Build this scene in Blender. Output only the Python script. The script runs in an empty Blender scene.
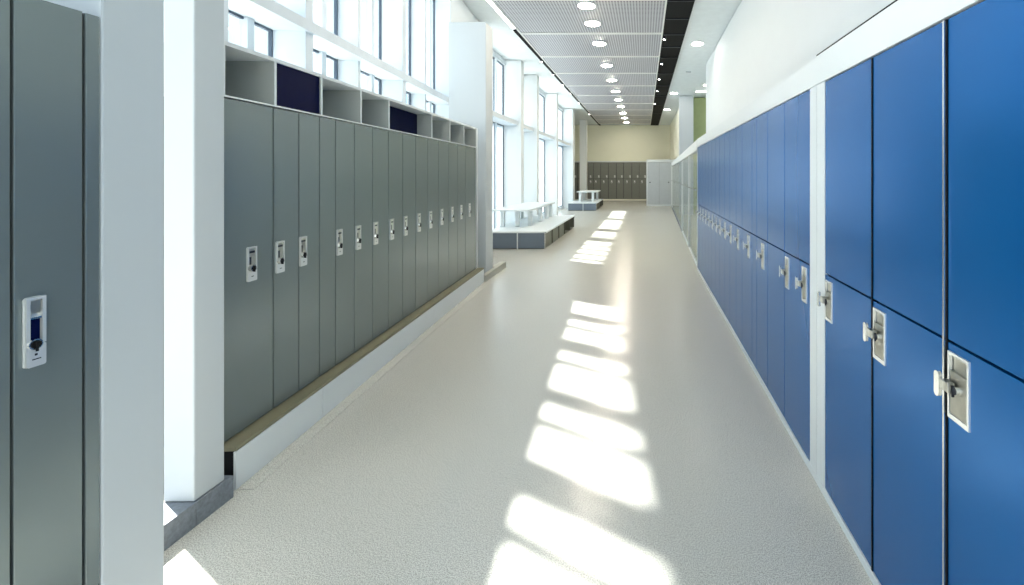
import bpy, bmesh, math, random
from mathutils import Matrix, Vector
random.seed(7)
S = bpy.context.scene
C = S.collection

# ------------------------------------------------------------------ camera, sky, sun, exposure
F = 450.0                                            # focal length in pixels of the 1024x585 frame
CAMZ = 1.6
cd = bpy.data.cameras.new('camera')
cam = bpy.data.objects.new('camera', cd); C.objects.link(cam)
cam.location = (0, 0, CAMZ)
cam.rotation_euler = (math.pi/2, 0, 0)
cd.sensor_width = 36.0; cd.sensor_fit = 'HORIZONTAL'
cd.lens = 36.0*F/1024
cd.shift_x = -(644-512)/1024
cd.shift_y = -(292.5-175)/1024
cd.clip_start = 0.05; cd.clip_end = 300
S.camera = cam

w = bpy.data.worlds.new('sky'); S.world = w; w.use_nodes = True
nt = w.node_tree; bg = nt.nodes['Background']
bg.inputs['Color'].default_value = (0.74, 0.87, 1.0, 1)
bg.inputs['Strength'].default_value = 1.02

sd = bpy.data.lights.new('sun', 'SUN'); sun = bpy.data.objects.new('sun', sd); C.objects.link(sun)
TE = 1.25                                            # tangent of the sun's elevation
d = Vector((0.866, -0.5, -TE)).normalized()
sun.rotation_euler = d.to_track_quat('-Z', 'Y').to_euler()
sun.location = (-10, 10, 14)
sd.energy = 17.0; sd.color = (1.0, 0.96, 0.88); sd.angle = math.radians(1.4)

S.view_settings.view_transform = 'Standard'; S.view_settings.look = 'None'
S.view_settings.gamma = 1.0; S.view_settings.use_curve_mapping = False
S.view_settings.exposure = 0.8
S.cycles.use_denoising = True
S.cycles.max_bounces = 10; S.cycles.diffuse_bounces = 6; S.cycles.glossy_bounces = 4
S.cycles.transparent_max_bounces = 12; S.cycles.sample_clamp_indirect = 6.0
S.cycles.caustics_reflective = False; S.cycles.caustics_refractive = False

# ------------------------------------------------------------------ helpers
def srgb(r, g, b):
    f = lambda c: c/12.92 if c <= 0.04045 else ((c+0.055)/1.055)**2.4
    return (f(r/255), f(g/255), f(b/255), 1)

def mat(name, col, rough=0.5, metal=0.0, spec=0.5, emit=None, estr=0.0, coat=0.0, coat_r=0.1, noise=None):
    m = bpy.data.materials.new(name); m.use_nodes = True
    n = m.node_tree.nodes; l = m.node_tree.links; p = n['Principled BSDF']
    p.inputs['Base Color'].default_value = col
    p.inputs['Roughness'].default_value = rough
    p.inputs['Metallic'].default_value = metal
    p.inputs['Specular IOR Level'].default_value = spec
    p.inputs['Coat Weight'].default_value = coat
    p.inputs['Coat Roughness'].default_value = coat_r
    if emit:
        p.inputs['Emission Color'].default_value = emit
        p.inputs['Emission Strength'].default_value = estr
    # every surface gets a faint procedural variation of its own colour
    sc, amt, bump = noise or (6.0, 0.03, 0.0)
    tc = n.new('ShaderNodeTexCoord'); t = n.new('ShaderNodeTexNoise')
    t.inputs['Scale'].default_value = sc; t.inputs['Detail'].default_value = 3
    l.new(tc.outputs['Object'], t.inputs['Vector'])
    r = n.new('ShaderNodeMapRange'); l.new(t.outputs['Fac'], r.inputs['Value'])
    r.inputs['From Min'].default_value = 0.3; r.inputs['From Max'].default_value = 0.7
    r.inputs['To Min'].default_value = 1-amt; r.inputs['To Max'].default_value = 1+amt
    mx = n.new('ShaderNodeVectorMath'); mx.operation = 'SCALE'
    mx.inputs[0].default_value = col[:3]; l.new(r.outputs['Result'], mx.inputs['Scale'])
    l.new(mx.outputs['Vector'], p.inputs['Base Color'])
    if bump:
        b = n.new('ShaderNodeBump'); b.inputs['Strength'].default_value = bump; b.inputs['Distance'].default_value = 0.002
        l.new(t.outputs['Fac'], b.inputs['Height']); l.new(b.outputs['Normal'], p.inputs['Normal'])
    return m

M = {}
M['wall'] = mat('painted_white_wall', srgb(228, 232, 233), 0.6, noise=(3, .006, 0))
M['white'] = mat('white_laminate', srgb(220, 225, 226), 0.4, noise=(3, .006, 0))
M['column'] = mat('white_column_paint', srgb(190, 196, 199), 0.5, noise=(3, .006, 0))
M['cream'] = mat('cream_wall', srgb(238, 238, 218), 0.6, noise=(2, .01, 0))
M['ceiling'] = mat('ceiling_paint', srgb(228, 234, 236), 0.7)
M['grey'] = mat('grey_locker_lacquer', srgb(122, 132, 132), 0.27, metal=0.45, spec=0.6, noise=(2, .01, 0))
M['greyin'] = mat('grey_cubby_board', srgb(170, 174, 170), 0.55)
M['farlock'] = mat('taupe_locker_lacquer', srgb(120, 122, 114), 0.45)
M['blue'] = mat('blue_locker_lacquer', srgb(0, 94, 160), 0.27, metal=0.45, spec=0.5, noise=(2, .01, 0))
M['navy'] = mat('navy_board', srgb(2, 10, 52), 0.5, spec=0.05)
M['dark'] = mat('dark_gap', srgb(14, 15, 18), 0.8, spec=0.2)
M['black'] = mat('black_void', srgb(6, 6, 7), 0.7, spec=0.15)
M['chrome'] = mat('satin_chrome', srgb(225, 225, 222), 0.22, metal=1.0)
M['steel'] = mat('brushed_steel', srgb(180, 178, 168), 0.38, metal=1.0, noise=(40, 0.08, 0.0))
M['knob'] = mat('dark_key_hub', srgb(36, 40, 50), 0.3, metal=0.6)
M['plate'] = mat('pale_metal_plate', srgb(240, 240, 236), 0.24, metal=0.6)
M['stone'] = mat('grey_stone_kerb', srgb(118, 124, 132), 0.6, noise=(60, 0.18, 0.15))
M['ledge'] = mat('olive_grey_ledge', srgb(128, 124, 100), 0.5)
M['cabinet'] = mat('pale_grey_cabinet', srgb(186, 192, 196), 0.45)
M['bench'] = mat('slate_bench_panel', srgb(102, 114, 128), 0.4)
M['benchside'] = mat('taupe_bench_panel', srgb(96, 96, 84), 0.45)
M['green'] = mat('green_grey_wall', srgb(170, 180, 128), 0.6)
M['frame'] = mat('window_frame_white', srgb(214, 222, 228), 0.45)
M['gasket'] = mat('window_gasket', srgb(74, 88, 104), 0.5)
M['lamp'] = mat('warm_lamp_glow', (1, .97, .9, 1), 0.5, emit=(1, .90, .74, 1), estr=80.0)
M['lamp2'] = mat('soft_lamp_glow', (1, .97, .9, 1), 0.5, emit=(1, .96, .88, 1), estr=22.0)
M['kerb'] = mat('beige_stone_kerb', srgb(176, 176, 166), 0.6, noise=(60, .1, .1))
M['strip'] = mat('strip_lamp_glow', (1, 1, 1, 1), 0.5, emit=(.97, .99, 1, 1), estr=4.0)
M['ring'] = mat('lamp_ring', srgb(235, 235, 232), 0.4)
M['ext'] = mat('pale_render_outside', srgb(214, 224, 232), 0.8)
M['extglass'] = mat('outside_window_glass', srgb(150, 176, 198), 0.2)
M['paving'] = mat('outside_paving', srgb(208, 210, 208), 0.8)

def floor_material():
    m = bpy.data.materials.new('speckled_vinyl_floor'); m.use_nodes = True
    n = m.node_tree.nodes; l = m.node_tree.links; p = n['Principled BSDF']
    tc = n.new('ShaderNodeTexCoord')
    def noise(scale, det=2):
        t = n.new('ShaderNodeTexNoise'); t.inputs['Scale'].default_value = scale; t.inputs['Detail'].default_value = det
        l.new(tc.outputs['Object'], t.inputs['Vector']); return t
    t1 = noise(210, 3); t2 = noise(1.1)
    v = n.new('ShaderNodeTexVoronoi'); v.inputs['Scale'].default_value = 230
    l.new(tc.outputs['Object'], v.inputs['Vector'])
    cr = n.new('ShaderNodeValToRGB'); l.new(t1.outputs['Fac'], cr.inputs['Fac'])
    cr.color_ramp.elements[0].position = 0.36; cr.color_ramp.elements[0].color = srgb(160, 159, 151)
    cr.color_ramp.elements[1].position = 0.62; cr.color_ramp.elements[1].color = srgb(218, 216, 207)
    bw = n.new('ShaderNodeSeparateColor'); l.new(v.outputs['Color'], bw.inputs['Color'])
    cr2 = n.new('ShaderNodeValToRGB'); l.new(bw.outputs['Red'], cr2.inputs['Fac'])
    cr2.color_ramp.elements[0].position = 0.0; cr2.color_ramp.elements[0].color = (.80, .80, .79, 1)
    cr2.color_ramp.elements[1].position = 0.25; cr2.color_ramp.elements[1].color = (1, 1, 1, 1)
    mx = n.new('ShaderNodeMix'); mx.data_type = 'RGBA'; mx.blend_type = 'MULTIPLY'
    mx.inputs['Factor'].default_value = 1.0
    l.new(cr.outputs['Color'], mx.inputs['A']); l.new(cr2.outputs['Color'], mx.inputs['B'])
    l.new(mx.outputs['Result'], p.inputs['Base Color'])
    rr = n.new('ShaderNodeMapRange'); l.new(t2.outputs['Fac'], rr.inputs['Value'])
    rr.inputs['To Min'].default_value = 0.22; rr.inputs['To Max'].default_value = 0.27
    l.new(rr.outputs['Result'], p.inputs['Roughness'])
    b = n.new('ShaderNodeBump'); b.inputs['Strength'].default_value = 0.07; b.inputs['Distance'].default_value = 0.001
    l.new(t1.outputs['Fac'], b.inputs['Height']); l.new(b.outputs['Normal'], p.inputs['Normal'])
    p.inputs['Specular IOR Level'].default_value = 0.55
    return m
M['floor'] = floor_material()

def mesh_panel_material():
    # expanded metal ceiling mesh: a fine grid of pale wires over darker openings
    m = bpy.data.materials.new('metal_mesh_panel'); m.use_nodes = True
    n = m.node_tree.nodes; l = m.node_tree.links; p = n['Principled BSDF']
    tc = n.new('ShaderNodeTexCoord')
    outs = []
    for ax, sc in (('X', 5.6), ('Y', 4.6)):
        wv = n.new('ShaderNodeTexWave'); wv.wave_type = 'BANDS'; wv.bands_direction = ax
        wv.inputs['Scale'].default_value = sc; wv.inputs['Distortion'].default_value = 0.15
        l.new(tc.outputs['Object'], wv.inputs['Vector']); outs.append(wv.outputs['Fac'])
    mm = n.new('ShaderNodeMath'); mm.operation = 'MULTIPLY'
    l.new(outs[0], mm.inputs[0]); l.new(outs[1], mm.inputs[1])
    cr = n.new('ShaderNodeValToRGB'); l.new(mm.outputs[0], cr.inputs['Fac'])
    cr.color_ramp.elements[0].position = 0.05; cr.color_ramp.elements[0].color = srgb(206, 206, 212)
    cr.color_ramp.elements[1].position = 0.75; cr.color_ramp.elements[1].color = srgb(84, 82, 94)
    l.new(cr.outputs['Color'], p.inputs['Base Color'])
    p.inputs['Roughness'].default_value = 0.45; p.inputs['Metallic'].default_value = 0.2
    return m
M['mesh'] = mesh_panel_material()

def glass(name, tint, gloss, frost=None):
    m = bpy.data.materials.new(name); m.use_nodes = True
    n = m.node_tree.nodes; l = m.node_tree.links
    n.remove(n['Principled BSDF']); out = n['Material Output']
    tr = n.new('ShaderNodeBsdfTransparent'); tr.inputs['Color'].default_value = tint
    gl = n.new('ShaderNodeBsdfGlossy'); gl.inputs['Roughness'].default_value = 0.03
    lw = n.new('ShaderNodeLayerWeight'); lw.inputs['Blend'].default_value = 0.35
    mr = n.new('ShaderNodeMath'); mr.operation = 'MULTIPLY'; mr.inputs[1].default_value = gloss
    l.new(lw.outputs['Fresnel'], mr.inputs[0])
    mix = n.new('ShaderNodeMixShader'); l.new(mr.outputs[0], mix.inputs['Fac'])
    l.new(tr.outputs[0], mix.inputs[1]); l.new(gl.outputs[0], mix.inputs[2])
    last = mix
    if frost:
        tl = n.new('ShaderNodeBsdfTranslucent'); tl.inputs['Color'].default_value = frost[1]
        m2 = n.new('ShaderNodeMixShader'); m2.inputs['Fac'].default_value = frost[0]
        l.new(mix.outputs[0], m2.inputs[1]); l.new(tl.outputs[0], m2.inputs[2]); last = m2
    l.new(last.outputs[0], out.inputs['Surface'])
    return m
M['glass'] = glass('clear_window_glass', (.95, .98, 1, 1), 0.3)
M['frost'] = glass('frosted_window_glass', (.95, .98, 1, 1), 0.2, (0.9, (.46, .51, .55, 1)))
M['screen'] = glass('partition_glass', (.98, 1, .99, 1), 0.4)

class MB:
    def __init__(s): s.bm = bmesh.new()
    def box(s, x0, x1, y0, y1, z0, z1, bev=0.0):
        r = bmesh.ops.create_cube(s.bm, size=1.0, matrix=Matrix.Translation(((x0+x1)/2, (y0+y1)/2, (z0+z1)/2)) @ Matrix.Diagonal((abs(x1-x0), abs(y1-y0), abs(z1-z0), 1)))
        if bev:
            e = list({e for v in r['verts'] for e in v.link_edges})
            bmesh.ops.bevel(s.bm, geom=e, offset=bev, segments=2, affect='EDGES', profile=0.5)
        return s
    def cyl(s, c, r, h, axis='Z', seg=24, r2=None, sy=1.0):
        rot = {'Z': Matrix.Identity(4), 'X': Matrix.Rotation(math.pi/2, 4, 'Y'), 'Y': Matrix.Rotation(math.pi/2, 4, 'X')}[axis]
        m = Matrix.Translation(c) @ rot @ Matrix.Diagonal((sy, 1, 1, 1))
        bmesh.ops.create_cone(s.bm, cap_ends=True, segments=seg, radius1=r, radius2=r if r2 is None else r2, depth=h, matrix=m)
        return s
    def prism(s, pts, z0, z1):
        lo = [s.bm.verts.new((x, y, z0)) for x, y in pts]; hi = [s.bm.verts.new((x, y, z1)) for x, y in pts]
        k = len(pts)
        s.bm.faces.new(lo[::-1]); s.bm.faces.new(hi)
        for i in range(k): s.bm.faces.new((lo[i], lo[(i+1) % k], hi[(i+1) % k], hi[i]))
        bmesh.ops.recalc_face_normals(s.bm, faces=s.bm.faces[:])
        return s
    def slab_yz(s, pts, x0, x1):           # outline in the y-z plane, extruded along x
        a = [s.bm.verts.new((x0, y, z)) for y, z in pts]; b = [s.bm.verts.new((x1, y, z)) for y, z in pts]
        k = len(pts); fs = [s.bm.faces.new(a[::-1]), s.bm.faces.new(b)]
        for i in range(k): fs.append(s.bm.faces.new((a[i], a[(i+1) % k], b[(i+1) % k], b[i])))
        bmesh.ops.recalc_face_normals(s.bm, faces=fs)
        return s
    def frame_yz(s, y0, y1, z0, z1, t, x0, x1, tt=None, tb=None):
        # rectangular ring lying in the y-z plane
        tt = t if tt is None else tt; tb = t if tb is None else tb
        for a in ((y0, y0+t, z0, z1), (y1-t, y1, z0, z1), (y0+t, y1-t, z0, z0+tb), (y0+t, y1-t, z1-tt, z1)):
            s.box(x0, x1, *a)
        return s
    def build(s, name, material, parent=None, mats=None):
        me = bpy.data.meshes.new(name); s.bm.to_mesh(me); s.bm.free()
        me.materials.append(M[material])
        o = bpy.data.objects.new(name, me); C.objects.link(o)
        if parent: o.parent = parent
        return o

def smooth(o):
    for p in o.data.polygons: p.use_smooth = True
    return o
def tag(o, label, cat, group=None, kind=None):
    o['label'] = label; o['category'] = cat
    if group: o['group'] = group
    if kind: o['kind'] = kind
    return o
def thing(name, label, cat, loc=(0, 0, 0), rz=0.0, group=None):
    o = bpy.data.objects.new(name, None); C.objects.link(o)
    o.location = loc; o.rotation_euler = (0, 0, rz); o.empty_display_size = 0.1
    return tag(o, label, cat, group)
def struct(mb, name, material, label=None, parent=None):
    o = mb.build(name, material, parent); o['kind'] = 'structure'
    if label: o['label'] = label
    return o
def copy_tree(o, parent=None):
    c = o.copy(); C.objects.link(c)
    if parent: c.parent = parent
    for ch in list(o.children): copy_tree(ch, c)
    return c
def rounded(y0, y1, z0, z1, r, k=4):
    p = []
    for cy, cz, a0 in ((y1-r, z0+r, -90), (y1-r, z1-r, 0), (y0+r, z1-r, 90), (y0+r, z0+r, 180)):
        for i in range(k+1):
            a = math.radians(a0+90*i/k); p.append((cy+r*math.cos(a), cz+r*math.sin(a)))
    return p
ORD = ['first', 'second', 'third', 'fourth', 'fifth', 'sixth', 'seventh', 'eighth', 'ninth', 'tenth', 'eleventh',
       'twelfth', 'thirteenth', 'fourteenth', 'fifteenth', 'sixteenth', 'seventeenth', 'eighteenth', 'nineteenth']

# ------------------------------------------------------------------ room shell
CEIL = 4.8; YF = 28.8; XL = -3.43; XG = -3.92
struct(MB().box(-5.2, 6.0, -2.5, YF+0.3, -0.15, 0), 'floor', 'floor', 'speckled pale grey floor of the corridor')
struct(MB().prism([(6.0, -2.5), (6.0, YF+.3), (-5.2, YF+.3), (-5.2, 22.1), (-4.1, 22.1), (-4.1, 8.0), (-3.56, 7.62), (-2.98, 2.9), (-2.75, 1.0), (-3.5, 1.0), (-3.5, -2.5)], CEIL+0.02, CEIL+0.3), 'ceiling', 'ceiling', 'white ceiling above the corridor')
struct(MB().box(-5.2, 6.0, YF+0.02, YF+0.3, 0, CEIL), 'wall_back', 'cream', 'cream end wall above the far row of lockers')

# right: white upper wall behind the blue lockers, then an open bay
struct(MB().box(1.79, 2.0, -2.5, 13.0, 0, CEIL), 'wall_right', 'wall', 'white wall rising behind the blue lockers')
struct(MB().box(5.2, 5.4, 13.0, YF, 0, CEIL), 'wall_right_far', 'wall')
struct(MB().box(2.02, 5.2, 18.6, 18.8, 0, CEIL), 'wall_right_bay', 'green', 'green wall seen above the glass partition')
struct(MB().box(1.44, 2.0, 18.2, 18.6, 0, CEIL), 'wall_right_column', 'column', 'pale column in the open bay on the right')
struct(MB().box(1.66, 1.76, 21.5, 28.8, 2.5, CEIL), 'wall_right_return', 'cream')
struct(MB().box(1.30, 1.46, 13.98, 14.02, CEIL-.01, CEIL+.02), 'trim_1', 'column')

# left: columns, the kerb they stand on, the slanted window wall above the grey lockers
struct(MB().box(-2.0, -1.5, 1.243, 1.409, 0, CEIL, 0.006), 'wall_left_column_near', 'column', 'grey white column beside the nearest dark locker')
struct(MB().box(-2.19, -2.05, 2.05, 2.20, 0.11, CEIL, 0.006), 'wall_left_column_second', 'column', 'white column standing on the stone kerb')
struct(MB().box(-3.0, -2.04, 1.45, 2.048, 0, 0.11).box(-2.2, -2.04, 2.052, 2.236, 0, 0.108), 'trim_2', 'stone', 'low speckled stone kerb under the white column')

TH = math.atan(0.072)
ca, sa = math.cos(TH), math.sin(TH)
O = Vector((-2.155, 2.298, 0))                        # foot of the grey locker row, on its door plane
def bank(n, s, z=0.0):                               # n out towards the corridor, s along the row
    return Vector((O.x + n*ca - s*sa, O.y + n*sa + s*ca, z))

# stone kerb beyond the row and the white pier at its end
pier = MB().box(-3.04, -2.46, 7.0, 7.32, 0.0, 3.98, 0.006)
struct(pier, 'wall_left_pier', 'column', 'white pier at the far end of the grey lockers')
struct(MB().prism([(-2.44, 6.70), (-2.36, 6.72), (-2.39, 7.80), (-2.50, 7.80), (-2.50, 7.34), (-2.44, 7.34)], 0, 0.10), 'trim_3', 'kerb', 'stone kerb running past the white pier')

# window wall above the lockers: slanted line
WA = math.atan(0.123); wc, ws = math.cos(WA), math.sin(WA)
def wl(n, y):                                        # point n inside (+) of the mullion face line at depth y
    x = -2.78 - 0.123*(y-3.73)
    return (x + n*wc, y + n*ws)
def wall_prism(y0, y1, n0, n1, z0, z1, mb=None):
    mb = mb or MB()
    p = [wl(n0, y0), wl(n1, y0), wl(n1, y1), wl(n0, y1)]
    return mb.prism(p, z0, z1)
HEAD = 4.52
struct(wall_prism(1.0, 7.62, -0.30, 0.0, HEAD, CEIL), 'wall_left_lintel', 'wall')
struct(wall_prism(2.62, 7.60, -0.30, -0.06, 0, 2.20), 'wall_left_low', 'wall')
struct(MB().prism([(-4.0, 7.62), wl(-.3, 7.62), wl(0, 7.60), (XL, 9.2), (XL, 9.6), (-4.0, 9.6)], 0, CEIL), 'wall_left_solid', 'wall', 'white wall between the two window bays')
struct(wall_prism(2.62, 2.90, -0.30, 0.0, 2.2, HEAD), 'wall_left_jamb', 'frame')
struct(MB().box(-3.5, -3.3, -2.5, -1.0, 0, CEIL), 'wall_left_near', 'wall')
o = struct(MB().frame_yz(-1.0, 2.0, .11, CEIL, .08, -3.2, -3.05).box(-3.2, -3.05, .45, .55, .19, CEIL-.08), 'window_10', 'frame', 'tall window behind the near white columns')
MB().box(-3.13, -3.12, -.9, 1.9, .2, 4.7).build('pane', 'glass', o)

mull = [2.90, 3.74, 4.68, 5.66, 6.58, 7.60]
for i, (a, b) in enumerate(zip(mull[:-1], mull[1:])):
    t = 0.055 if i % 2 else 0.03
    y0, y1 = a + 0.03, b - 0.03
    fr = MB()
    # uprights: the far one of each bay; thick and thin take turns
    th = 0.05 if (i % 2 == 0) else 0.028
    wall_prism(b-th, b+th if i < 4 else b, -0.30, 0.0 if i % 2 == 0 else -0.06, 2.2, HEAD, fr)
    wall_prism(b-.36, b-.29, -0.28, -0.22, 2.2, HEAD, fr)
    o = struct(fr, 'window_%d' % (i+1), 'frame', 'white mullion of the %s window bay above the grey lockers' % ORD[i])
    gb = MB()
    for z0, z1 in ((2.2, 2.78), (2.87, HEAD)):
        for q in ((y0, y0+.02, z0, z1), (y1-.035, y1-.012, z0, z1), (y0, y1-.012, z0, z0+.02), (y0, y1-.012, z1-.02, z1)):
            wall_prism(q[0], q[1], -0.27, -0.245, q[2], q[3], gb)
    gb.build('gasket', 'gasket', o)
    wall_prism(a+.02, b-.02, -0.262, -0.256, 2.2, 2.78).build('pane', 'glass', o)
    wall_prism(a+.02, b-.02, -0.262, -0.256, 2.87, HEAD).build('pane', 'glass', o)
struct(wall_prism(2.90, 7.60, -0.30, 0.03, 2.78, 2.87), 'trim_4', 'frame', 'deep white transom across the windows above the lockers')

# straight window wall beside the benches
def bay_pier(y0, y1, name, x1=XL, lab=None):
    struct(MB().box(-4.1, x1, y0, y1, 0, CEIL), name, 'wall', lab)
bay_pier(12.55, 12.84, 'wall_left_pier_second')
bay_pier(14.42, 14.72, 'wall_left_pier_third')
bay_pier(17.7, 18.0, 'wall_left_pier_fourth')
bay_pier(21.7, 22.3, 'wall_left_pier_fifth')
struct(MB().box(-5.2, -4.1, 22.1, 22.3, 0, CEIL), 'wall_left_return', 'wall')
struct(MB().box(-5.2, -5.0, 22.3, YF, 0, CEIL), 'wall_left_far', 'wall')
struct(MB().box(-3.75, -3.35, 26.2, 26.6, 0, CEIL, .006), 'wall_left_column_far', 'wall')
for i, (a, b, ms) in enumerate(((9.6, 12.55, (10.15, 10.7, 11.25, 11.8)), (12.84, 14.42, (13.35, 13.9)), (14.72, 17.7, (15.6,)), (18.0, 21.7, (19.2,)))):
    fr = MB()
    fr.box(XG-.08, XG+.06, a+.001, b-.001, 0.0, 0.12)
    fr.box(XG-.08, XG+.40, a+.001, b-.001, 2.98, 3.10)
    fr.box(XG-.08, XG+.06, a+.001, b-.001, 4.66, CEIL)
    for mm in ms: fr.box(XG-.08, XG+.05, mm-.035, mm+.035, 0.12, 4.66)
    o = struct(fr, 'window_%d' % (i+6), 'frame', 'tall window frame in the %s bay beside the benches' % ORD[i])
    gb = MB(); ys = [a+.002]+list(ms)+[b-.002]
    for p, q in zip(ys[:-1], ys[1:]):
        for z0, z1 in ((.12, 2.98), (3.10, 4.66)):
            gb.frame_yz(p+.03, q-.005, z0, z1, 0.03, XG-.02, XG+.012)
            gb2 = MB().box(XG-.006, XG, p+.03, q-.03, z0, z1); gb2.build('pane', 'frost' if z0 < 1 else 'glass', o)
    gb.build('gasket', 'gasket', o)

# ------------------------------------------------------------------ outside
struct(MB().box(-60, -5.25, -20, 80, -0.3, -0.15), 'ground', 'paving')
for k, (x, y, ww, hh) in enumerate(((-19, 14, 9, 6.5), (-17, 30, 12, 8.5), (-21, 47, 14, 10))):
    b = thing('outside_building', ['pale low building outside the windows above the grey lockers',
              'pale building outside the windows by the first bench',
              'pale tall building outside the farthest windows'][k], 'building', (x, y, -0.15))
    MB().box(-3, 3, -ww/2, ww/2, 0, hh).build('outer_wall', 'ext', b)
    for j in range(int(ww/1.5)):
        for zz in range(int(hh/2.6)):
            MB().box(2.98, 3.03, -ww/2+.5+j*1.5, -ww/2+1.3+j*1.5, .8+zz*2.6, 2.4+zz*2.6).build('window', 'extglass', b)

# ------------------------------------------------------------------ ceiling fittings
PX0, PX1 = -2.77, 0.42
ys = [2.2 + 1.965*k for k in range(14)]
for k, (a, b) in enumerate(zip(ys[:-1], ys[1:])):
    b = min(b, YF)
    t = thing('ceiling_panel', 'metal mesh ceiling panel, %s from the far end wall' % ORD[12-k], 'ceiling panel', ((PX0+PX1)/2, (a+b)/2, CEIL), 0, 'metal mesh ceiling panels')
    hw, hl = (PX1-PX0)/2, (b-a)/2
    MB().box(-hw+.03, hw-.03, -hl+.03, hl-.03, -0.03, -0.012).build('mesh_sheet', 'mesh', t)
    f = MB()
    f.box(-hw, -hw+.03, -hl, hl, -0.045, 0.012); f.box(hw-.03, hw, -hl, hl, -0.045, 0.012)
    f.box(-hw+.03, hw-.03, -hl+.002, -hl+.05, -0.045, 0.012); f.box(-hw+.03, hw-.03, hl-.05, hl-.002, -0.045, 0.012)
    f.build('panel_rim', 'ring', t)
struct(MB().box(PX1+.004, 0.925, 2, YF, CEIL-.028, CEIL+.012), 'trim_5', 'black', 'wide black service slot in the ceiling')
struct(MB().box(-2.875, PX0-.004, 9.9, YF, CEIL-.028, CEIL+.012), 'trim_6', 'black', 'narrow black slot along the left of the mesh ceiling')
sl = thing('strip_light', 'long white linear strip light beside the near mesh ceiling panels', 'light', (-2.83, 6.4, CEIL+.004))
MB().box(-.05, .05, -1.6, 3.4, -.02, 0.015).build('housing', 'ring', sl); MB().box(-.035, .035, -1.58, 3.38, -.028, -.021).build('diffuser', 'strip', sl)
cb = []
for yy in (6.2, 8.15, 9.1, 10.1, 11.1, 12.1, 14.0, 15.9, 18.0, 20.3, 23.0):
    struct(MB().box(PX1+.02, 0.91, yy, yy+.03, CEIL-.05, CEIL-.03), 'trim_%d' % (20+len(cb)), 'knob'); cb.append(yy)

def downlight(x, y, r, label, z=CEIL-.03, group=None, lm='lamp'):
    t = thing('downlight', label, 'light', (x, y, z), 0, group)
    rg = MB()
    rg.cyl((0, 0, -.012), r, .024, 'Z', 32)
    smooth_o = rg.build('trim_ring', 'ring', t)
    MB().cyl((0, 0, -.028), r*.86, .008, 'Z', 32).build('diffuser', lm, t)
dl = [5.0, 6.6, 8.37, 9.35, 10.78, 12.94, 14.95, 16.94, 18.85, 20.7, 22.9, 24.9, 26.9]
for i, y in enumerate(dl):
    downlight(-1.07, y, 0.17, 'round ceiling light in the mesh ceiling, %s from the near end' % ORD[i], CEIL-.032, 'round lights in the mesh ceiling')
for i, (x, y) in enumerate(((1.3, 10.97), (1.17, 17.6), (1.12, 22.0))):
    downlight(x, y, 0.16, ['round ceiling light nearest the white upper wall', 'round ceiling light in the plain ceiling by the open bay',
              'farthest round ceiling light in the plain right-hand ceiling'][i], CEIL+.018, 'round lights in the plain ceiling', 'lamp2')
for i, (x, y) in enumerate(((2.2, 17.2), (2.32, 16.0))):
    t = thing('linear_light', ['short linear ceiling light in the open bay, the farther one', 'short linear ceiling light in the open bay, the nearer one'][i], 'light', (x, y, CEIL+.02))
    MB().box(-.22, .22, -.05, .05, -.03, 0).build('housing', 'ring', t); MB().box(-.2, .2, -.035, .035, -.04, -.031).build('diffuser', 'lamp2', t)
def spot(x, y, label, group):
    t = thing('spotlight', label, 'light', (x, y, CEIL-.029), 0, group)
    MB().cyl((0, 0, -.03), .035, .058, 'Z', 16).build('housing', 'knob', t)
    MB().cyl((0, 0, -.063), .026, .006, 'Z', 16).build('bulb', 'lamp2', t)
for i, (x, y) in enumerate(((.47, 10.34), (.50, 12.63), (.49, 14.63), (.49, 16.72), (.47, 19.73))):
    spot(x, y, 'small spotlight in the wide black ceiling slot, %s from the near end' % ORD[i], 'spotlights in the wide slot')
for i, y in enumerate((12.37, 13.95, 15.6, 17.2, 19.5, 23.1)):
    spot(-2.825, y, 'small spotlight in the narrow left ceiling slot, %s from the near end' % ORD[i], 'spotlights in the narrow slot')

# ------------------------------------------------------------------ locks
def slot_lock(parent, y, z, big=False):
    """flat plate lock on the grey lockers: recess above, key hub, pale foot.  x is out of the door."""
    w_, h_ = (0.030, 0.095)
    pl = MB(); pl.slab_yz(rounded(y-w_, y+w_, z-h_, z+h_, 0.010), 0.0005, 0.003)
    lock = pl.build('lock', 'plate', parent)
    rim = MB().frame_yz(y-w_+.002, y+w_-.002, z-.012, z+h_-.002, .007, .003, .008); rim.slab_yz(rounded(y-w_+.002, y+w_-.002, z-h_+.002, z-.0125, .006), .003, .008)
    return lock, rim

def make_lock():
    h = bpy.data.objects.new('lock', None)
    return h

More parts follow.
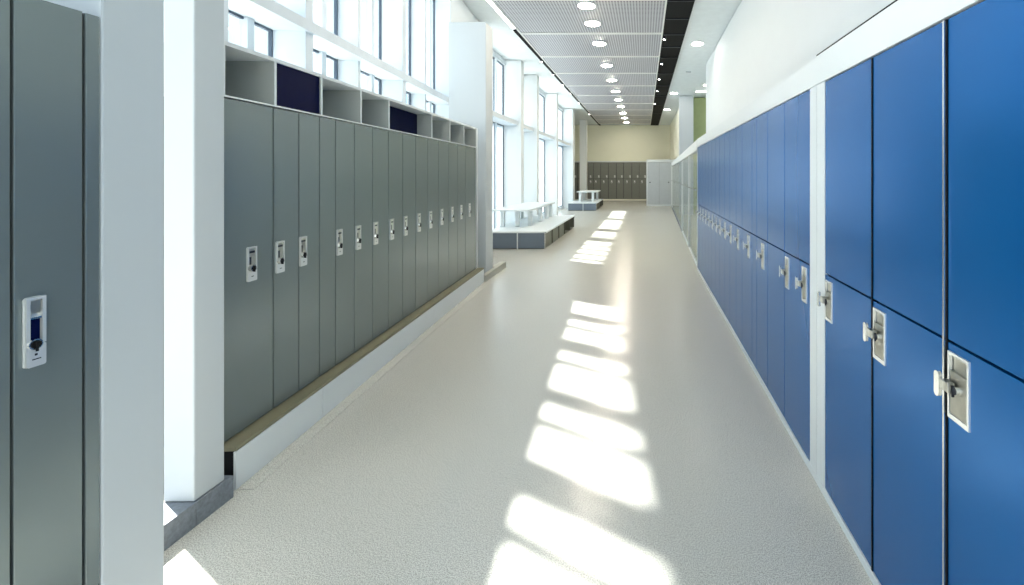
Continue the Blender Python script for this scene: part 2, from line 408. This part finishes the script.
def grey_lock(door, y, z, near=False):
    w_, h_ = (0.032, 0.095) if not near else (0.0190, 0.086)
    pl = MB().slab_yz(rounded(y-w_, y+w_, z-h_, z+h_, 0.008), 0.0005, 0.0035)
    pl.frame_yz(y-w_+.001, y+w_-.001, z-.030, z+h_-.001, .007, .0035, .010)
    pl.slab_yz(rounded(y-w_+.001, y+w_-.001, z-h_+.001, z-.0305, .005), .0035, .010)
    lock = pl.build('lock_plate', 'plate', door)
    if near:
        MB().box(.0038, .0075, y-w_+.010, y+w_-.010, z+.045, z+.078).build('lock_slide', 'steel', door)
        MB().box(.0038, .0060, y-w_+.010, y+w_-.010, z-.029, z+.030).build('lock_recess', 'navy', door)
        MB().box(.0038, .0090, y-w_+.009, y+w_-.009, z+.031, z+.036).build('lock_bar', 'chrome', door)
        MB().cyl((.011, y-.003, z-.030), .013, .004, 'X', 24).build('key_hub', 'chrome', door)
        kh = MB().cyl((.0142, y-.003, z-.030), .0095, .002, 'X', 24); kh.box(.0142, .017, y-.0052, y-.0008, z-.047, z-.024)
        kh.build('key_slot', 'dark', door)
        MB().box(.0098, .0106, y-.0035, y+.0015, z-.058, z-.053).box(.0098, .0106, y-.008, y+.008, z-.068, z-.0655).build('lock_mark', 'dark', door)
    else:
        MB().box(.0036, .006, y-w_+.009, y+w_-.009, z-.029, z+h_-.009).build('lock_recess', 'steel', door)
        MB().box(.0061, .009, y-w_+.011, y+w_-.016, z+.060, z+.072).box(.0061, .0085, y-w_+.010, y-.008, z-.02, z+.04).build('lock_slide', 'knob', door)
        MB().cyl((.016, y-.009, z-.022), .023, .014, 'X', 24, r2=.019).build('key_hub', 'chrome', door)
        kh = MB().cyl((.0245, y-.009, z-.022), .0115, .004, 'X', 20); kh.box(.024, .029, y-.012, y-.006, z-.042, z-.008)
        kh.build('key_slot', 'dark', door)
        MB().box(.0098, .0106, y-.010, y+.006, z-.070, z-.066).build('lock_mark', 'dark', door)
    return lock

def blue_lock(door, y, z, w_=0.043, big=True):
    """recessed cup lock: raised rim, steel cup behind, key cylinder and a paddle latch.  x points into the corridor after rotation"""
    h_ = 0.097
    rim = MB()
    rim.frame_yz(y-w_, y+w_, z-h_, z+h_, .007, -.004, .006, tt=.009, tb=.014)
    plate = rim.build('lock_rim', 'plate', door)
    cup = MB().box(-.012, -.006, y-w_+.004, y+w_-.004, z-h_+.005, z+h_-.005)
    cup.box(-.006, .004, y-w_+.0095, y+w_-.0095, z-h_+.015, z+h_-.055)
    cup.build('lock_cup', 'steel', door)
    MB().cyl((.0085, y+.004, z-.005), .011, .010, 'X', 20).build('key_cylinder', 'chrome', door)
    MB().box(.0135, .020, y+.002, y+.006, z-.022, z+.010).build('key', 'knob', door)
    # arm reaching past the rim, then the paddle standing out from the door
    s = 1
    arm = MB().box(.008, .030, y+w_*.15, y+w_-.002, z-.014, z+.016, .003)
    arm.build('latch_arm', 'steel', door)
    p = MB().slab_yz(rounded(y+w_-.012, y+w_+.010, z-.036, z+.038, .0105), .030, .040)
    p.build('latch_paddle', 'chrome', door)

# ------------------------------------------------------------------ grey row on the left
def r_to_s(px):
    Y = -1.9893/((px-644)/F + 0.072)
    return (Y - 2.298)/ca
bounds = [222.8, 273.4, 299, 319.6, 335.7, 354.5, 372.6, 388.4, 402.8, 415.8, 427.8, 438.5, 448.7, 457.6, 465.4, 475.8]
locks = [251, 279.4, 302.4, None, 338.9, 357.8, 375.2, 391.4, 405.2, 418.7, 430.3, 441.6, 452.0, 461.0, 469.3]
sb = [r_to_s(p) for p in bounds]
Z0, Z1 = 0.222, 2.0
for i in range(15):
    s0, s1 = sb[i]+.0015, sb[i+1]-.0015
    sm = (s0+s1)/2
    lab = 'tall grey locker, %s from the near end of the left row' % ORD[i]
    if i == 0: lab = 'widest tall grey locker, at the near end of the left row by the white column'
    if i == 3: lab = 'tall grey locker without any lock, fourth in the left row'
    if i == 14: lab = 'last tall grey locker of the left row, against the white pier'
    t = thing('locker', lab, 'locker', bank(0, sm, Z0), TH, 'tall grey lockers of the left row')
    hw = (s1-s0)/2; H = Z1-Z0
    MB().box(-.36, -.021, -hw, hw, 0, H-.001).build('body', 'dark', t)
    dmb = MB().box(-.018, 0, -hw+.0035, hw-.0035, .003, H-.004, .0015)
    dr = dmb.build('door', 'grey', t)
    if locks[i]:
        grey_lock(dr, r_to_s(locks[i])-sm, 1.11-Z0)

# cubby shelf above
cub = [222.8, 274.7, 321, 360.6, 388.6, 431.5, 449.6, 463.7, 475.8]
sc_ = [r_to_s(p) for p in cub]
cs = thing('cubby_shelf', 'long white shelf of open cubbies lying on top of the grey lockers', 'shelf', bank(0, 0, 2.003), TH)
L = sc_[-1]+.01
cz = .287
MB().box(-.42, .004, -.012, L, cz-.022, cz).build('top_board', 'white', cs)
MB().box(-.42, .004, -.012, L, 0.0, .009).build('bottom_board', 'white', cs)
MB().box(-.42, -.405, -.012, L, .012, cz-.022).build('back_board', 'greyin', cs)
for i, s in enumerate(sc_):
    MB().box(-.405, .003, s-.008 if i else -.012, s+.008 if i < 8 else L, .012, cz-.022).build('divider', 'greyin', cs)
    MB().box(.003, .0055, s-.008 if i else -.012, s+.008 if i < 8 else L, .0, cz-.001).build('divider_edge', 'white', cs)
MB().box(-.012, -.004, sc_[1]+.010, sc_[2]-.010, .0135, cz-.0235).build('cubby_door', 'navy', cs)
nl = MB().box(-.16, -.15, sc_[4]+.010, sc_[5]-.010, .013, cz-.024)
nl.box(-.149, -.005, sc_[4]+.0095, sc_[4]+.014, .013, cz-.024)
nl.build('navy_lining', 'navy', cs)

# plinth, ledge and floor edge strip under the row
def bprism(n0, n1, s0, s1, z0, z1):
    return MB().prism([tuple(bank(n0, s0).xy), tuple(bank(n1, s0).xy), tuple(bank(n1, s1).xy), tuple(bank(n0, s1).xy)], z0, z1)
struct(bprism(-.46, .083, -.02, 4.42, .198, .218), 'trim_7', 'ledge', 'olive grey ledge under the grey lockers')
struct(bprism(-.46, .070, -.02, 4.42, 0, .197), 'trim_8', 'dark')
for k, (a, b) in enumerate(((-.02, .66), (.665, 2.535), (2.54, 4.42))):
    struct(bprism(.071, .084, a, b, .002, .194), 'trim_%d' % (9+k), 'white', 'white plinth panel under the grey lockers, %s from the near end' % ORD[k])
struct(bprism(.086, .17, -.02, 4.45, -.01, .004), 'trim_12', 'floor', 'thin floor edging strip along the plinth')
struct(bprism(-.44, .0, 4.353+.01, 4.40, .22, 2.29), 'trim_13', 'white', 'white end panel of the grey locker row')

# nearest grey lockers on the far left
near_b = [0.62, 0.80, 0.935, 1.068, 1.205]
for i in range(4):
    y0, y1 = near_b[i]+.001, near_b[i+1]-.001
    lab = ['dark grey locker outside the near corner, farthest from the white column', 'dark grey locker next but one to the cropped left edge locker',
           'dark grey locker cropped by the left edge of the picture', 'dark grey locker with a large pale lock plate beside the near white column'][i]
    if i < 2: continue
    t = thing('locker', lab, 'locker', (-1.5, (y0+y1)/2, 0.001), 0, 'nearest dark grey lockers')
    hw = (y1-y0)/2
    MB().box(-.45, -.021, -hw, hw, 0, 2.04).build('body', 'dark', t)
    dr = MB().box(-.018, 0, -hw+.002, hw-.002, .05, 2.036, .0015).build('door', 'grey', t)
    if i == 3: grey_lock(dr, 1.104-(y0+y1)/2, 1.215, near=True)
t = thing('end_panel', 'narrow dark grey end panel between the nearest locker and the white column', 'panel', (-1.5, 1.223, 0.001))
MB().box(-.45, .0, -.014, .017, 0, 2.035, .002).build('board', 'grey', t)
MB().box(-.45, -.03, -.0165, -.0145, 0, 2.03).build('seal', 'dark', t)

# ------------------------------------------------------------------ blue row on the right
BX = 0.90; PT = 2.067; SPLIT = 1.11
def blue_locker(y0, y1, lock_ys, label, strip=None, z0=.042):
    """x axis turned so that the door looks towards the corridor (-X)"""
    ym = (y0+y1)/2; hw = (y1-y0)/2
    t = thing('locker', label, 'locker', (BX, ym, z0), 0, 'blue two-door lockers of the right row')
    t.scale = (1, 1, 1)
    # local x: + is into the cabinet
    MB().box(.021, .55, -hw+.0005, hw-.0005, 0, PT-z0-.001).build('body', 'dark', t)
    up = MB().box(0, .018, -hw+.0035, hw-.0035, SPLIT+.004-z0, PT-.005-z0, .0015).build('upper_door', 'blue', t)
    # the lower door, with a cut-out behind each cup
    H = SPLIT-.004-z0
    cuts = sorted((ly-ym, lz) for ly, lz in lock_ys)
    cur = -hw+.0035; lo = MB(); zc0 = .987-.092-z0; zc1 = .987+.092-z0
    for c, lw in cuts:
        lo.box(0, .018, cur, c-lw+.004, .003, H); lo.box(0, .018, c-lw+.004, c+lw-.004, .003, zc0); lo.box(0, .018, c-lw+.004, c+lw-.004, zc1, H)
        cur = c+lw-.004
    lo.box(0, .018, cur, hw-.0035, .003, H)
    bmesh.ops.remove_doubles(lo.bm, verts=lo.bm.verts[:], dist=1e-5)
    # drop the inner faces shared by two neighbouring blocks
    cen = {}
    for f in lo.bm.faces:
        k = tuple(round(v, 4) for v in f.calc_center_median()); cen.setdefault(k, []).append(f)
    dd = [f for fs in cen.values() if len(fs) > 1 for f in fs]
    if dd: bmesh.ops.delete(lo.bm, geom=dd, context='FACES')
    dn = lo.build('lower_door', 'blue', t)
    for c, lw in cuts:
        n0 = len(dn.children)
        blue_lock(dn, c, .987-z0, lw)
        for ch in dn.children:                        # mirror: lock builders point +x, the corridor is -x
            if 'flipped' in ch: continue
            for v in ch.data.vertices: v.co.x = -v.co.x
            ch.data.flip_normals(); ch['flipped'] = 1
    for ch in dn.children: del ch['flipped']
    if strip:
        MB().box(-.010 if strip > .004 else -.003, .004, hw-1.5*strip-.0005, hw-.4*strip, .0, PT-z0-.006).build('edge_strip', 'chrome', t)
        MB().box(-.004, .020, hw-1.5*strip-.0045, hw-1.5*strip-.001, .0, PT-z0-.006).box(-.004, .020, hw-.4*strip+.0002, hw-.0003, .0, PT-z0-.006).build('edge_seal', 'dark', t)
    return t
BL = [
    (0.66, 1.00, [], 'nearest blue two-door locker at the right edge of the picture', None),
    (1.00, 1.345, [(1.283, .043)], 'blue two-door locker with the largest lock, beside the bright chrome strip', .006),
    (1.345, 1.776, [(1.715, .043)], 'blue two-door locker between the chrome strip and the one at the white post', .0025),
    (1.776, 2.238, [(2.185, .040)], 'blue two-door locker directly on the near side of the white post', None),
    (2.44, 2.883, [(2.518, .036), (2.822, .036)], 'blue two-door locker with two locks on the far side of the white post', None),
    (2.883, 3.277, [], 'blue two-door locker without a lock, second beyond the white post', None),
    (3.277, 3.594, [(3.40, .040)], 'blue two-door locker, third beyond the white post', None),
    (3.594, 3.75, [], 'very narrow blue locker without a lock, fourth beyond the white post', None),
    (3.75, 4.13, [(3.86, .040)], 'blue two-door locker, fifth beyond the white post', None),
    (4.13, 4.40, [(4.29, .040)], 'blue two-door locker, sixth beyond the white post', None),
    (4.40, 4.72, [(4.65, .040)], 'blue two-door locker, seventh beyond the white post', None),
    (4.72, 5.04, [(4.98, .040)], 'blue two-door locker, eighth beyond the white post', None),
    (5.04, 5.36, [(5.30, .040)], 'blue two-door locker, ninth beyond the white post', None)]
y = 5.36
for k in range(7):
    y2 = y+.3157
    BL.append((y, y2, [(y+.22, .040)], 'blue two-door locker, %s beyond the white post' % ORD[9+k] if k < 6 else 'farthest blue two-door locker, next to the glass partition', None)); y = y2
for a in BL: blue_locker(*a)
YE = y
struct(MB().box(BX-.006, 1.45, 0.4, 2.342, PT+.001, 2.215), 'trim_14', 'white', 'white fascia above the nearest blue lockers')
struct(MB().box(BX-.004, 1.45, 2.346, YE+.04, PT+.001, 2.205), 'trim_15', 'white', 'white fascia above the long run of blue lockers')
struct(MB().box(BX-.001, 1.45, 2.24, 2.342, .001, PT), 'trim_16', 'white', 'white post between the two runs of blue lockers')
struct(MB().box(BX-.001, 1.45, 2.346, 2.438, .001, PT), 'trim_17', 'white')
struct(MB().box(BX-.005, 1.45, 0.4, YE+.04, .0005, .040), 'trim_18', 'white', 'white skirting under the blue lockers')
struct(MB().box(BX-.003, 1.45, YE+.002, YE+.045, .041, PT), 'trim_19', 'white', 'white end post of the blue locker row')
struct(MB().box(BX-.003, 1.44, 0.4, 2.342, 2.216, 2.224), 'trim_40', 'dark')
struct(MB().box(BX, 1.44, 2.3425, 2.3455, .002, 2.2), 'trim_41', 'dark')

# ------------------------------------------------------------------ glass partition beyond the blue row
PA = (0.93, 7.70); PB = (1.37, 21.8)
gdir = Vector((PB[0]-PA[0], PB[1]-PA[1])); gl_ = gdir.length; ga = -math.atan2(gdir.x, gdir.y)
gp = thing('glass_partition', 'white framed glass partition between the blue lockers and the grey cabinet', 'partition', (PA[0], PA[1], 0.001), ga)
MB().box(-.03, .06, 0, gl_, 2.02, 2.20).build('top_rail', 'white', gp)
MB().box(-.02, .02, 0, gl_, 0, .02).build('bottom_rail', 'white', gp)
MB().box(-.028, -.012, 5.0, gl_, .0, .09).build('dark_skirting', 'stone', gp)
posts = [2.2, 5.0, gl_-.05]
pr = [0]+posts
for p in posts: MB().box(-.025, .025, p-.03, p+.03, .02, 2.02).build('post', 'white', gp)
for a, b in zip(pr[:-1], pr[1:]): MB().box(-.005, .005, a+.03, b-.03, .02, 2.02).build('glass_pane', 'screen', gp)
rail = MB().box(-.045, -.027, .1, gl_-.1, 1.33, 1.35)
rail.build('hand_rail', 'chrome', gp)

# ------------------------------------------------------------------ grey cabinet and taupe lockers on the end wall
g = thing('storage_cabinet', 'tall pale grey cabinet in a white frame at the corridor end', 'cabinet', (0.79, 23.3, 0))
MB().box(-.60, .60, 0, .6, .08, 2.24).build('body', 'dark', g)
MB().box(-.66, -.60, -.03, .6, 0, 2.40).box(.60, .66, -.03, .6, 0, 2.40).box(-.60, .60, -.03, .6, 2.26, 2.40).box(-.60, .60, -.02, .6, 0, .075).build('surround', 'white', g)
for s in (-1, 1):
    dr = MB().box(min(s*.003, s*.596), max(s*.003, s*.596), -.022, -.002, .085, 2.25, .002).build('door', 'cabinet', g)
    MB().cyl((s*.48, -.034, 1.22), .032, .022, 'Y', 16).build('handle', 'knob', dr)
struct(MB().box(1.47, 5.2, 23.3, 23.5, 0, 2.4), 'wall_right_low', 'wall')

fb = [(-4.75, -4.2), (-4.19, -3.62)] + [((a-644)/F*28.3, (b-644)/F*28.3) for a, b in zip(
    (587.6, 593.5, 600.6, 608.5, 616.5, 623.6, 631.8, 639.4), (593.5, 600.6, 608.5, 616.5, 623.6, 631.8, 639.4, 646.8))]
for i, (x0, x1) in enumerate(fb):
    lab = 'taupe two-door locker on the end wall, %s from the left' % ORD[i]
    if i == 9: lab = 'taupe two-door locker on the end wall, closest to the pale grey cabinet'
    t = thing('locker', lab, 'locker', ((x0+x1)/2, 28.3, .09), 0, 'taupe lockers on the end wall')
    hw = (x1-x0)/2-.004
    MB().box(-hw, hw, .022, .48, 0, 2.30).build('body', 'dark', t)
    for nm, z0, z1, lz in (('upper_door', 1.28, 2.29, 1.40), ('lower_door', .01, 1.265, 1.08)):
        dr = MB().box(-hw+.006, hw-.006, 0, .02, z0, z1, .002).build(nm, 'farlock', t)
        lx = hw-.11 if nm == 'upper_door' else hw-.30
        if hw < .2: lx = 0
        MB().box(lx-.04, lx+.04, -.012, -.0005, lz-.07, lz+.08, .002).build('lock_plate', 'ring', dr)
        MB().cyl((lx-.01, -.022, lz-.02), .028, .018, 'Y', 12).build('key_hub', 'knob', dr)
struct(MB().box(-4.9, 0.14, 28.22, 28.8, 0, .088), 'trim_42', 'cream')
struct(MB().box(-4.9, 0.14, 28.26, 28.8, 2.40, 2.47), 'trim_43', 'white', 'white top ledge above the end wall lockers')

# ------------------------------------------------------------------ benches
def bench(y0, y1, h, label, nmod):
    t = thing('bench', label, 'bench', (-2.725, y0, 0), 0, 'low storage benches by the windows')
    Lb = y1-y0
    MB().box(-.69, .63, -.01, Lb+.01, h-.035, h, .003).build('bench_top', 'white', t)
    MB().box(-.66, -.012, 0, .02, .02, h-.036).build('front_panel', 'bench', t)
    MB().box(.012, .58, 0, .02, .02, h-.036).build('front_panel', 'bench', t)
    MB().box(-.010, .010, -.004, Lb, .0, h-.036).build('middle_panel', 'white', t)
    MB().box(-.685, -.665, -.004, Lb, .0, h-.036).build('side_panel', 'white', t)
    MB().box(.585, .605, -.004, .016, .0, h-.036).build('corner_edge', 'chrome', t)
    MB().box(-.66, .58, .022, Lb-.02, .005, .02).build('bottom_board', 'benchside', t)
    st = Lb/nmod
    for k in range(nmod+1):
        yy = min(max(k*st, .022), Lb-.02)
        MB().box(.02, .60, yy, yy+.018, .021, h-.037).build('divider', 'benchside', t)
    for k in range(nmod-2 if nmod > 3 else nmod):
        MB().box(.56, .575, max(k*st, .022)+.02, (k+1)*st-.002, .021, h-.037).build('side_door', 'benchside', t)
    MB().box(-.66, -.012, Lb-.02, Lb, .021, h-.037).build('rear_panel', 'bench', t)
    return t
bench(9.68, 13.7, .385, 'longer low slate bench with white top nearer to the camera', 5)
bench(20.1, 23.4, .36, 'smaller low slate bench with white top near the end wall', 4)

def table(x0, x1, y0, y1, z0, h, legs, label, lw=.05, tt=.045):
    t = thing('table', label, 'table', ((x0+x1)/2, (y0+y1)/2, z0+.001), 0, 'white tables standing on the benches')
    cx, cy = (x0+x1)/2, (y0+y1)/2
    MB().box(x0-cx, x1-cx, y0-cy, y1-cy, h-tt, h, .006).build('table_top', 'white', t)
    for lx, ly in legs:
        MB().box(lx-cx-lw, lx-cx+lw, ly-cy-lw, ly-cy+lw, 0, h-tt-.001, .004).build('leg', 'white', t)
table(-3.50, -2.62, 10.3, 13.3, .385, .42, [(-3.30, 10.5), (-2.98, 10.6), (-2.72, 10.75), (-2.72, 11.8), (-2.72, 12.55), (-2.72, 13.1), (-3.30, 13.1)],
      'long white table standing on the nearer bench', .045)
table(-3.15, -2.2, 21.0, 22.8, .36, .47, [(-3.0, 21.15), (-2.4, 21.15), (-3.0, 22.6), (-2.35, 22.6)], 'short white table standing on the farther bench', .055)
